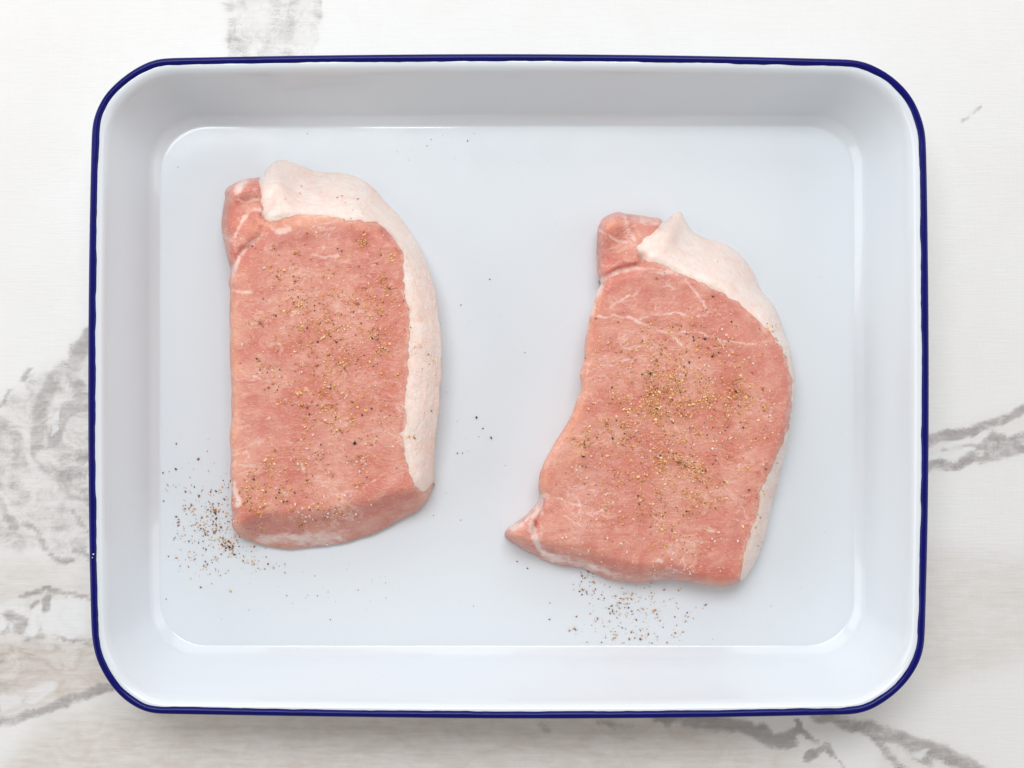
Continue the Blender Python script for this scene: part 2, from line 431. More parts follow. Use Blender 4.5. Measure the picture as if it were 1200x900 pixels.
# ------------------------------------------------------------------ meat materials
def mat_lean(name, ang, seed):
    m = M(name)
    v0 = m.coord()
    wn = m.node('ShaderNodeTexNoise'); wn.inputs['Scale'].default_value = 38; wn.inputs['Detail'].default_value = 2
    m.ln(v0, wn.inputs['Vector'])
    wa = m.node('ShaderNodeVectorMath', operation='MULTIPLY_ADD')
    m.ln(wn.outputs['Color'], wa.inputs[0]); wa.inputs[1].default_value = (0.010, 0.010, 0.0); m.ln(v0, wa.inputs[2])
    v = wa.outputs[0]
    mp = m.node('ShaderNodeMapping'); mp.inputs['Scale'].default_value = (1, 1.9, 1.4); mp.inputs['Rotation'].default_value = (0, 0, ang)
    m.ln(v, mp.inputs['Vector']); fv = mp.outputs['Vector']      # along the fibres, which wander
    mar, pale, peach, dark = m.attr('marbling'), m.attr('pale'), m.attr('peach'), m.attr('deep')
    big = m.noise(v, 42, 4, 0.55, 0.5)
    mid = m.noise(fv, 95, 6, 0.66, 0.8)
    fib = m.noise(fv, 260, 5, 0.68, 0.6)
    fine = m.noise(fv, 640, 4, 0.7)
    hue = m.noise(v, 60, 3, 0.5)
    c = m.mix(m.ss(big, 0.34, 0.66), (0.615, 0.200, 0.145), (0.710, 0.330, 0.250))
    c = m.mix(m.math('MULTIPLY', m.ss(hue, 0.50, 0.68), 0.4), c, (0.62, 0.250, 0.205))
    c = m.mix(m.math('MULTIPLY', m.ss(mid, 0.47, 0.70), 0.45), c, (0.81, 0.455, 0.345))
    c = m.mix(m.math('MULTIPLY', m.ss(mid, 0.47, 0.30), 0.46), c, (0.58, 0.150, 0.11))
    c = m.mix(m.math('MULTIPLY', m.ss(fib, 0.46, 0.32), 0.45), c, (0.57, 0.150, 0.11))
    c = m.mix(m.math('MULTIPLY', m.ss(fine, 0.51, 0.68), 0.55), c, (0.83, 0.50, 0.425))
    c = m.mix(m.math('MULTIPLY', dark, m.math('ADD', 0.30, m.math('MULTIPLY', mid, 1.1)), clamp=True), c, (0.47, 0.105, 0.08))
    pk = m.math('MULTIPLY', peach, m.math('ADD', 0.15, m.math('MULTIPLY', mid, 0.9)), clamp=True)
    c = m.mix(pk, c, (0.84, 0.41, 0.26))
    # fine natural marbling: thin bright ridges of warped noise, only in places
    rid = m.math('ABSOLUTE', m.math('SUBTRACT', m.noise(fv, 60, 6, 0.62, 1.2), 0.5))
    rm = m.math('MULTIPLY', m.ss(rid, 0.030, 0.0), m.ss(m.noise(v, 42, 3), 0.46, 0.66))
    spk = m.math('MULTIPLY', m.ss(m.noise(fv, 330, 4, 0.65, 1.0), 0.56, 0.72), m.ss(m.noise(v, 60, 3), 0.38, 0.62))
    c = m.mix(m.math('MULTIPLY', m.math('MAXIMUM', rm, spk), 0.62), c, (0.86, 0.62, 0.56))
    # traced veins, frayed by noise
    fr = m.math('SUBTRACT', m.noise(fv, 300, 6, 0.72, 1.2), 0.5)
    mt = m.math('ADD', m.math('MULTIPLY', mar, 1.15), m.math('MULTIPLY', fr, 1.5))
    mf = m.math('MULTIPLY', m.ss(mt, 0.10, 1.05), m.ss(mar, 0.0, 0.45))
    c = m.mix(m.math('MULTIPLY', mf, 0.72), c, (0.89, 0.68, 0.61))
    pt = m.math('ADD', pale, m.math('MULTIPLY', m.math('SUBTRACT', m.noise(fv, 130, 6, 0.68, 0.8), 0.5), 1.8))
    pf = m.math('MULTIPLY', m.ss(pt, 0.10, 0.95), m.ss(pale, 0.0, 0.35))
    c = m.mix(m.math('MULTIPLY', pf, 0.90), c, (0.87, 0.67, 0.61))
    m.set(Base_Color=c)
    m.bsdf.inputs['Subsurface Weight'].default_value = 0.35
    m.bsdf.inputs['Subsurface Radius'].default_value = (1.0, 0.30, 0.20)
    m.bsdf.inputs['Subsurface Scale'].default_value = 0.0020
    rr = m.math('ADD', 0.30, m.math('MULTIPLY', fib, 0.25))
    m.set(Roughness=rr)
    m.bsdf.inputs['Specular IOR Level'].default_value = 0.32
    m.bsdf.inputs['Coat Weight'].default_value = 0.40
    m.bsdf.inputs['Coat Roughness'].default_value = 0.11
    b0 = m.bump(mid, 0.20, 0.0022); b1 = m.bump(fib, 0.34, 0.0012, b0); b2 = m.bump(fine, 0.34, 0.0005, b1)
    m.set(Normal=b2)
    m.set(Coat_Normal=m.bump(fib, 0.8, 0.0022, m.bump(mid, 0.8, 0.0042)))
    return m.m

def mat_fat():
    m = M('pork_fat')
    v = m.coord()
    peach, red = m.attr('peach'), m.attr('deep')
    n = m.noise(v, 60, 5, 0.6, 0.6); st = m.noise(m.coord((1.5, 1, 4)), 140, 6, 0.68, 0.8)
    fl = m.noise(v, 330, 4, 0.65, 0.5)
    c = m.mix(m.ss(n, 0.36, 0.66), (0.85, 0.675, 0.605), (0.865, 0.755, 0.70))
    c = m.mix(m.math('MULTIPLY', m.ss(st, 0.46, 0.68), 0.50), c, (0.83, 0.575, 0.49))
    c = m.mix(m.math('MULTIPLY', m.ss(fl, 0.54, 0.70), 0.35), c, (0.90, 0.81, 0.77))
    c = m.mix(m.math('MULTIPLY', m.math('MULTIPLY', peach, m.math('ADD', 0.3, st)), 0.9, clamp=True), c, (0.83, 0.475, 0.345))
    c = m.mix(m.math('MULTIPLY', red, 0.9), c, (0.68, 0.235, 0.17))
    m.set(Base_Color=c)
    m.bsdf.inputs['Subsurface Weight'].default_value = 0.4
    m.bsdf.inputs['Subsurface Radius'].default_value = (1.0, 0.5, 0.38)
    m.bsdf.inputs['Subsurface Scale'].default_value = 0.0024
    m.set(Roughness=m.math('ADD', 0.30, m.math('MULTIPLY', n, 0.22)))
    m.bsdf.inputs['Specular IOR Level'].default_value = 0.4
    m.bsdf.inputs['Coat Weight'].default_value = 0.3
    m.bsdf.inputs['Coat Roughness'].default_value = 0.2
    fb = m.bump(fl, 0.25, 0.0008, m.bump(st, 0.55, 0.0020))
    m.set(Normal=fb); m.set(Coat_Normal=fb)
    return m.m
FAT = mat_fat()

# ------------------------------------------------------------------ pork chops
def gsmooth(a, sig, n=1):
    k = np.arange(-int(3 * sig), int(3 * sig) + 1); w = np.exp(-0.5 * (k / sig) ** 2); w /= w.sum()
    return sum(wi * np.roll(a, int(ki)) for ki, wi in zip(k, w))

def build_chop(spec):
    step = spec.get('step', 1.9)
    OUTL = cr_closed(spec['outline'], step)                      # px, py, round px, edge height mm
    nO = len(OUTL)
    al = np.arange(nO) * step
    xy = OUTL[:, :2].copy()
    tan = np.roll(xy, -1, 0) - np.roll(xy, 1, 0); tan /= np.linalg.norm(tan, axis=1)[:, None] + 1e-9
    nrm = np.stack([-tan[:, 1], tan[:, 0]], 1)
    xy += nrm * (0.8 * vnoise(al / 17, al * 0, 21) + 0.25 * vnoise(al / 6, al * 0, 22))[:, None]
    borders = {k: cr_open(p, step) for k, p in spec['borders'].items()}
    for k, p in borders.items():                                 # ragged natural seams
        a = np.arange(len(p)) * step
        jit = 1.3 * vnoise(a / 9, a * 0 + len(k), 31) + 1.0 * vnoise(a / 4.3, a * 0, 33)
        jit[:3] = 0; jit[-3:] = 0
        tg = np.gradient(p, axis=0); tg /= np.linalg.norm(tg, axis=1)[:, None] + 1e-9
        p += np.stack([-tg[:, 1], tg[:, 0]], 1) * jit[:, None]
    # ---- triangulate with every border as a constraint
    lo, hi = xy.min(0), xy.max(0)
    g = step * 1.06
    gx = np.arange(lo[0], hi[0], g); gy = np.arange(lo[1], hi[1], g * 0.87)
    GX, GY = np.meshgrid(gx, gy); GX = GX + (np.arange(len(gy)) % 2)[:, None] * g * 0.5
    G = np.stack([GX.ravel(), GY.ravel()], 1) + rng.uniform(-.2, .2, (GX.size, 2)) * g
    G = G[inside(G, xy)]
    d, _ = seg_dist(G, xy, True); G = G[d > g * 0.6]
    for p in borders.values():
        d, _ = seg_dist(G, p); G = G[d > g * 0.6]
    pts = [xy]; edges = [(i, (i + 1) % nO) for i in range(nO)]; base = nO
    for p in borders.values():
        pts.append(p); edges += [(base + i, base + i + 1) for i in range(len(p) - 1)]; base += len(p)
    pts.append(G)
    co = [Vector(map(float, q)) for q in np.vstack(pts)]
    vo, eo, fo, *_ = delaunay_2d_cdt(co, edges, [], 0, 1e-4)
    P = np.array([(v.x, v.y) for v in vo]); T = np.array([f for f in fo if len(f) == 3])
    cen = P[T].mean(1)
    keep = inside(cen, xy); T = T[keep]; cen = cen[keep]
    region = np.zeros(len(T), int)
    names = [spec['main']] + [r[0] for r in spec['regions']]
    for ri, (nm, bk, ext) in enumerate(spec['regions'], 1):
        poly = np.vstack([np.vstack([borders[b] if not rev else borders[b][::-1] for b, rev in bk]), np.array(ext, float)])
        region[inside(cen, poly) & (region == 0)] = ri
    # ---- height
    fat_poly = {bk[0][0]: np.vstack([borders[bk[0][0]], np.array(ext, float)]) for nm, bk, ext in spec['regions'] if nm.startswith('fat')}
    do, io = seg_dist(P, xy, True)
    r_edge = np.maximum(OUTL[:, 2], 3.0); ze = OUTL[:, 3]
    r_s = gsmooth(r_edge, 5); ze_s = gsmooth(ze, 5)
    r = r_s[io]; zed = ze_s[io]
    H = spec['H'] + spec['tilt'][0] * (P[:, 0] - spec['c'][0]) / 100 + spec['tilt'][1] * (P[:, 1] - spec['c'][1]) / 100
    t = np.clip(do / r, 0, 1)
    k = np.clip((r - 14) / 20, 0, 1)                             # tight edges round like a circle, slopes are gentler
    prof = (1 - k) * np.sqrt(np.maximum(0, 1 - (1 - t) ** 2)) + k * (0.62 * t + 0.38 * t * (2 - t))
    z = zed + (H - zed) * prof
    z += 0.6 * fbm(P[:, 0] / 70, P[:, 1] / 70, 41) * np.minimum(1, do / 20) + 0.30 * fbm(P[:, 0] / 22, P[:, 1] / 22, 43, 3) * np.minimum(1, do / 8)
    for cx, cy, rad, dz in spec.get('dents', []):
        z += dz * np.exp(-((P[:, 0] - cx) ** 2 + (P[:, 1] - cy) ** 2) / (2 * rad * rad))
    for ln, wd, dz in spec.get('folds', []):
        d, _ = seg_dist(P, cr_open(ln, 3)); z += dz * np.exp(-(d / wd) ** 2)
    E = np.vstack([T[:, [0, 1]], T[:, [1, 2]], T[:, [2, 0]]]); E = np.vstack([E, E[:, ::-1]])
    cnt = np.bincount(E[:, 0], minlength=len(P)); on_out = do < 1e-3
    def lap(z, n, mask=None):
        for _ in range(n):
            s = np.bincount(E[:, 0], weights=z[E[:, 1]], minlength=len(P)) / np.maximum(cnt, 1)
            zz = 0.5 * z + 0.5 * s
            z = np.where(on_out, z, zz)
        return z
    for kk in spec['fat_borders']:                               # rind and fat are wrinkled along their length
        bdk, _ = seg_dist(P, borders[kk]); q = inside(P, fat_poly[kk])
        z = np.where(q & ~on_out, z + (lap(z, 40) - z) * np.clip(bdk / 7, 0, 1), z)
        w_ = 0.55 * fbm(P[:, 0] / 12, P[:, 1] / 12, 81, 3) + 0.35 * vnoise(bdk / 5.5 + 1.2 * fbm(P[:, 0] / 30, P[:, 1] / 30, 83), P[:, 1] / 40, 85)
        z += np.where(q, w_ * np.minimum(1, bdk / 8) * np.minimum(1, do / 8), 0)
    # smooth over the mesh
    z = lap(z, 6)
    bd = {kk: seg_dist(P, p)[0] for kk, p in borders.items()}
    vreg = np.full(len(P), -1)
    for ri in range(len(names)):
        vreg[np.unique(T[region == ri])] = ri
    for kk, (depth, wd, raise_, rw, rreg) in spec['seams'].items():
        f = np.minimum(1, do / 12 + 0.05)
        z -= depth * np.exp(-(bd[kk] / wd) ** 2) * f
        if raise_:
            q = names.index(rreg)
            z += np.where(vreg == q, raise_ * np.minimum(1, do / 14) * (1 - np.exp(-(bd[kk] / 4.0) ** 2)) * np.exp(-(bd[kk] / rw) ** 2) * f, 0)
    z = lap(z, 2)
    z = np.maximum(z, 0.8)
    zm = ZF + z / 1000
    wx, wy = W(P[:, 0], P[:, 1], zm)
    # ---- attributes
    def strokes(lst):
        rr = np.zeros(len(P))
        Q = P + np.stack([3.4 * fbm(P[:, 0] / 9, P[:, 1] / 9, 51), 3.4 * fbm(P[:, 0] / 9, P[:, 1] / 9, 57)], 1)
        var = 0.78 + 0.38 * vnoise(P[:, 0] / 8, P[:, 1] / 8, 61)
        for ln, wd, a in lst:
            d, _ = seg_dist(Q, cr_open(ln, 3)); rr = np.maximum(rr, a * var * np.exp(-(d / (wd * .9)) ** 2))
        return rr
    mar = strokes(spec['marbling'])
    pale = strokes(spec['pale'])
    peach = strokes(spec['peach']); deep = strokes(spec['deep'])
    # seams fray: a little fat runs into the lean, a little blush into the fat
    fz = 0.62 + 0.55 * vnoise(P[:, 0] / 7, P[:, 1] / 7, 71)
    mar = np.maximum(mar, np.where(vreg == 0, 0.62 * fz * np.exp(-(bd['fat'] / 4.2) ** 2), 0))
    peach = np.maximum(peach, np.where(vreg == 1, 0.42 * fz * np.exp(-(bd['fat'] / 3.5) ** 2), 0))
    # ---- one closed solid per part
    root = thing(spec['name'], spec['label'], 'pork chop', (*map(float, (wx.mean(), wy.mean())), ZF), spec['group'])
    rl = root.location
    for ri, nm in enumerate(names):
        TT = T[region == ri]
        if not len(TT): continue
        used, inv = np.unique(TT, return_inverse=True); TT = inv.reshape(-1, 3)
        q = np.column_stack([wx[used], wy[used], zm[used]])
        # make triangles face up
        a = q[TT[:, 1], :2] - q[TT[:, 0], :2]; b = q[TT[:, 2], :2] - q[TT[:, 0], :2]
        fl = (a[:, 0] * b[:, 1] - a[:, 1] * b[:, 0]) < 0
        TT[fl] = TT[fl][:, ::-1]
        ed = {}
        for f in TT:
            for u, v in ((f[0], f[1]), (f[1], f[2]), (f[2], f[0])):
                ed[(u, v)] = 1
        bed = [(u, v) for (u, v) in ed if (v, u) not in ed]
        bv = sorted({u for e in bed for u in e}); bi = {v: i for i, v in enumerate(bv)}
        ctr = q[:, :2].mean(0)
        # inward direction at border vertices
        inn = np.zeros((len(bv), 2))
        for u, v in bed:
            e = q[v, :2] - q[u, :2]; nn = np.array([-e[1], e[0]]); nn /= np.linalg.norm(nn) + 1e-12
            inn[bi[u]] += nn; inn[bi[v]] += nn
        inn /= np.linalg.norm(inn, axis=1)[:, None] + 1e-12
        isout = on_out[used][bv]
        top = q[bv]; nv = len(q); V = [q, top]
        rings = [[b if isout[i] else nv + i for i, b in enumerate(bv)]]; nv += len(bv)   # inner seams keep a crisp edge
        for fr, off in ((0.85, 0.0001), (0.6, 0.0003), (0.3, 0.0008), (0.0, 0.0022)):
            p = top.copy(); p[:, 2] = ZF + 0.0001 + (top[:, 2] - ZF - 0.0001) * fr
            o_ = np.where(isout, off, 0.0004 + 0.0009 * (1 - fr))
            p[:, :2] += inn * o_[:, None]
            V.append(p); rings.append([nv + i for i in range(len(bv))]); nv += len(bv)
        F = [tuple(f) for f in TT]
        for ra, rb in zip(rings[:-1], rings[1:]):
            for u, v in bed:
                i, j = bi[u], bi[v]
                F.append((ra[j], ra[i], rb[i], rb[j]))
        # underside: a fan to one centre per part is enough (never seen)
        low = rings[-1]; V.append(np.array([[*V[-1][:, :2].mean(0), ZF + 0.0001]])); cidx = nv; nv += 1
        for u, v in bed: F.append((low[bi[v]], low[bi[u]], cidx))
        VV = np.vstack(V) - np.array(rl)
        mat = FAT if nm.startswith('fat') else spec['mat']
        o = link(nm, VV, F, mat, root)
        ext = [used] + [used[bv]] * 5 + [used[:1]]
        idx = np.concatenate(ext)
        for an, arr in (('marbling', mar), ('pale', pale), ('peach', peach), ('deep', deep)):
            attr(o, an, arr[idx])
    bvh = BVHTree.FromPolygons([Vector(p) for p in np.column_stack([wx, wy, zm])], [tuple(map(int, f)) for f in T])
    return root, bvh

# outline rows: photo x, photo y, width of the rounded shoulder (px), height of the silhouette (mm)
left = dict(
    name='pork_chop', label='left pork chop, upright and squarer, with thick white fat along its top and right side', group='raw pork chops in the tray', main='lean_meat',
    H=29, tilt=(-.6, -1.4), c=(390, 420),
    outline=[(306, 208, 14, 18), (312, 200, 34, 12), (322, 190.5, 52, 6), (332, 188, 60, 5), (347, 192, 58, 5), (365, 200, 52, 5), (382, 202, 50, 5), (405, 204, 50, 5), (425, 211, 46, 5), (437, 220, 40, 5), (452, 237, 36, 6), (470, 255, 34, 6),
             (486, 280, 26, 10), (500, 310, 26, 13), (509, 340, 26, 15), (514, 370, 26, 16), (516, 394, 26, 17), (517, 411, 26, 17), (516, 448, 26, 17), (514, 476, 26, 17), (511, 514, 26, 15), (509, 536, 25, 13), (508, 563, 22, 8), (504.5, 579, 22, 5), (495, 594, 26, 4),
             (476.5, 605, 32, 4), (451.6, 618, 36, 4), (427, 629, 40, 3), (402, 636, 42, 3), (374, 639, 42, 3), (343, 643, 42, 3), (318, 640, 42, 3), (296, 635, 34, 4), (280.5, 629, 22, 6), (272.7, 618, 15, 10), (273, 604, 6, 18), (271, 591.6, 6, 20), (272, 573, 6, 21),
             (270, 554, 6, 22), (270.5, 535, 6, 23), (269, 514, 6, 23), (271, 483, 6, 23), (271, 455, 6, 23), (269.6, 427, 6, 23), (269, 399, 6, 23), (269.2, 370, 6, 23), (270, 345, 6, 23), (268, 330, 6, 22), (270, 317, 6, 21), (265, 295, 6, 19), (261, 277, 13, 13),
             (259.5, 265, 14, 12), (261, 247, 14, 11), (263, 232, 14, 10), (265, 223, 13, 10), (281, 211, 14, 10)],
    borders={'fat': [(304, 200), (304.5, 212), (307, 232), (308, 254), (322, 258), (340, 254), (357, 251), (380, 252.5), (410, 257.5), (435, 260), (447.5, 264), (456, 272.5), (465, 285), (471, 295), (473.5, 310), (472.5, 330), (476, 350), (479, 370), (480, 394), (479, 411), (478, 442),
                     (473.6, 470), (476, 492), (473, 504), (467, 508.5), (472, 514), (473.5, 529), (479.6, 554), (489, 570), (497, 575), (504, 568), (513, 560)],
             'side': [(308, 254), (309, 264), (304, 276), (297, 285), (286, 292), (278, 302), (274, 315), (270, 325), (264, 329)]},
    regions=[('fat_cap', [('fat', False)], [(560, 550), (560, 150), (304, 150)]),
             ('side_muscle', [('side', False)], [(230, 330), (230, 190), (304, 190), (304.5, 212), (307, 232)])],
    fat_borders=['fat'],
    seams={'fat': (0.12, 2.5, 0.5, 18, 'fat_cap'), 'side': (1.5, 3.2, 0.5, 10, 'side_muscle')},
    dents=[(285, 245, 16, -3.5), (268, 285, 12, -2.0)],
    folds=[([(478, 566), (440, 573), (410, 584), (372, 606)], 5, .5), ([(276, 238), (300, 236)], 4, -1.0), ([(280, 300), (300, 286)], 6, -.6), ([(500, 405), (498, 470), (490, 530)], 4, .5), ([(504, 430), (505, 500)], 3, -.5)],
    marbling=[([(318, 268), (330, 270), (338, 267)], 5, .9), ([(306, 276), (298, 284), (286, 292), (279, 302), (275, 314), (272, 326)], 3.0, 1.0), ([(272, 341), (282, 343), (293, 342)], 2.2, .9),
              ([(365, 299), (380, 301), (396, 300)], 2.4, .75), ([(372, 296), (379, 289)], 2.2, .7), ([(340, 370), (352, 362), (362, 356)], 2.4, .7), ([(362, 358), (380, 352), (400, 346)], 1.8, .6), ([(328, 388), (342, 376)], 1.8, .5),
              ([(385, 334), (405, 330), (420, 322)], 1.8, .55), ([(316, 402), (328, 404), (330, 412)], 2.2, .7), ([(297, 442), (306, 443)], 2.0, .8), ([(284, 463), (291, 463)], 2.2, .7), ([(356, 455), (366, 465)], 2.4, .6), ([(385, 420), (397, 412)], 2.8, .55),
              ([(412, 462), (424, 466)], 2.4, .5), ([(440, 422), (455, 418)], 2.4, .5), ([(352, 543), (355, 551)], 2.4, .9), ([(330, 576), (336, 578)], 2.4, .9), ([(426, 541), (430, 546)], 2, .7), ([(380, 585), (410, 575), (440, 562), (462, 548)], 1.8, .6),
              ([(388, 598), (420, 582), (460, 572)], 1.8, .5), ([(333, 262), (336, 268)], 2.4, .6), ([(370, 272), (376, 276)], 2.4, .5), ([(440, 452), (450, 446)], 2, .45), ([(355, 500), (400, 492)], 2.2, .35), ([(320, 430), (350, 425)], 2.0, .35),
              ([(306, 246), (296, 246), (288, 254), (281, 266), (277, 274), (270, 281), (262, 277)], 3.0, 1.1), ([(268, 232), (284, 236), (304, 234)], 2.4, .8), ([(276, 224), (282, 217), (286, 213)], 5, 1.0), ([(290, 250), (300, 246), (308, 248)], 2.4, .8), ([(340, 445), (348, 438), (345, 430)], 1.8, .5)],
    pale=[([(305, 632), (335, 629), (360, 631), (395, 630)], 7, 1.0), ([(345, 638), (390, 637)], 5, .75), ([(275, 566), (276, 580), (279, 592)], 4.5, .95), ([(279, 219), (285, 216)], 6, .8), ([(320, 570), (350, 585), (335, 600)], 8, .22),
          ([(348, 318), (372, 322), (384, 318)], 9, .22), ([(392, 330), (410, 334)], 9, .22), ([(432, 326), (440, 320)], 6, .2), ([(345, 615), (338, 605)], 4, .4), ([(300, 625), (340, 618)], 4, .3), ([(410, 250), (350, 258)], 2, .3)],
    peach=[([(268, 330), (274, 400), (276, 450), (274, 520), (277, 560)], 9, .85), ([(306, 260), (322, 263), (340, 260), (357, 257), (380, 258)], 6.5, 1.1), ([(380, 258), (410, 262), (440, 266)], 5, .6), ([(276, 610), (290, 628), (320, 637)], 7, .8), ([(500, 572), (495, 585), (475, 598)], 6, .6),
           ([(285, 262), (300, 268)], 8, .8), ([(282, 320), (290, 350)], 10, .5), ([(472, 300), (476, 350), (479, 400)], 2.4, .3), ([(507, 500), (508, 560)], 4, .3), ([(491, 371), (493, 376)], 3, .7), ([(374, 227), (378, 228)], 2, .4)],
    deep=[([(325, 286), (350, 280), (390, 274), (430, 276)], 10, .75), ([(400, 266), (440, 268), (458, 280)], 6, .55), ([(300, 270), (290, 290)], 5, .4), ([(262, 262), (272, 268), (268, 280)], 5, .45), ([(285, 606), (330, 613), (380, 609), (400, 612)], 9, .5), ([(400, 604), (450, 590), (488, 580)], 6, .4),
          ([(296, 555), (312, 556)], 7, .6), ([(266, 250), (290, 228), (302, 222)], 8, .6), ([(300, 262), (290, 284), (276, 300)], 5, .8), ([(270, 285), (272, 315)], 5, .6), ([(450, 270), (468, 300), (470, 330)], 4, .4), ([(474, 480), (470, 500), (471, 530)], 3, .4), ([(288, 300), (310, 284)], 4, .4), ([(315, 440), (320, 410)], 7, .3), ([(300, 215), (302, 235)], 5, .5), ([(276, 232), (292, 232)], 4, .4), ([(340, 470), (360, 480)], 12, .25), ([(370, 305), (420, 290)], 5, .25)],
)
left['mat'] = mat_lean('pork_lean', -0.16, 1)

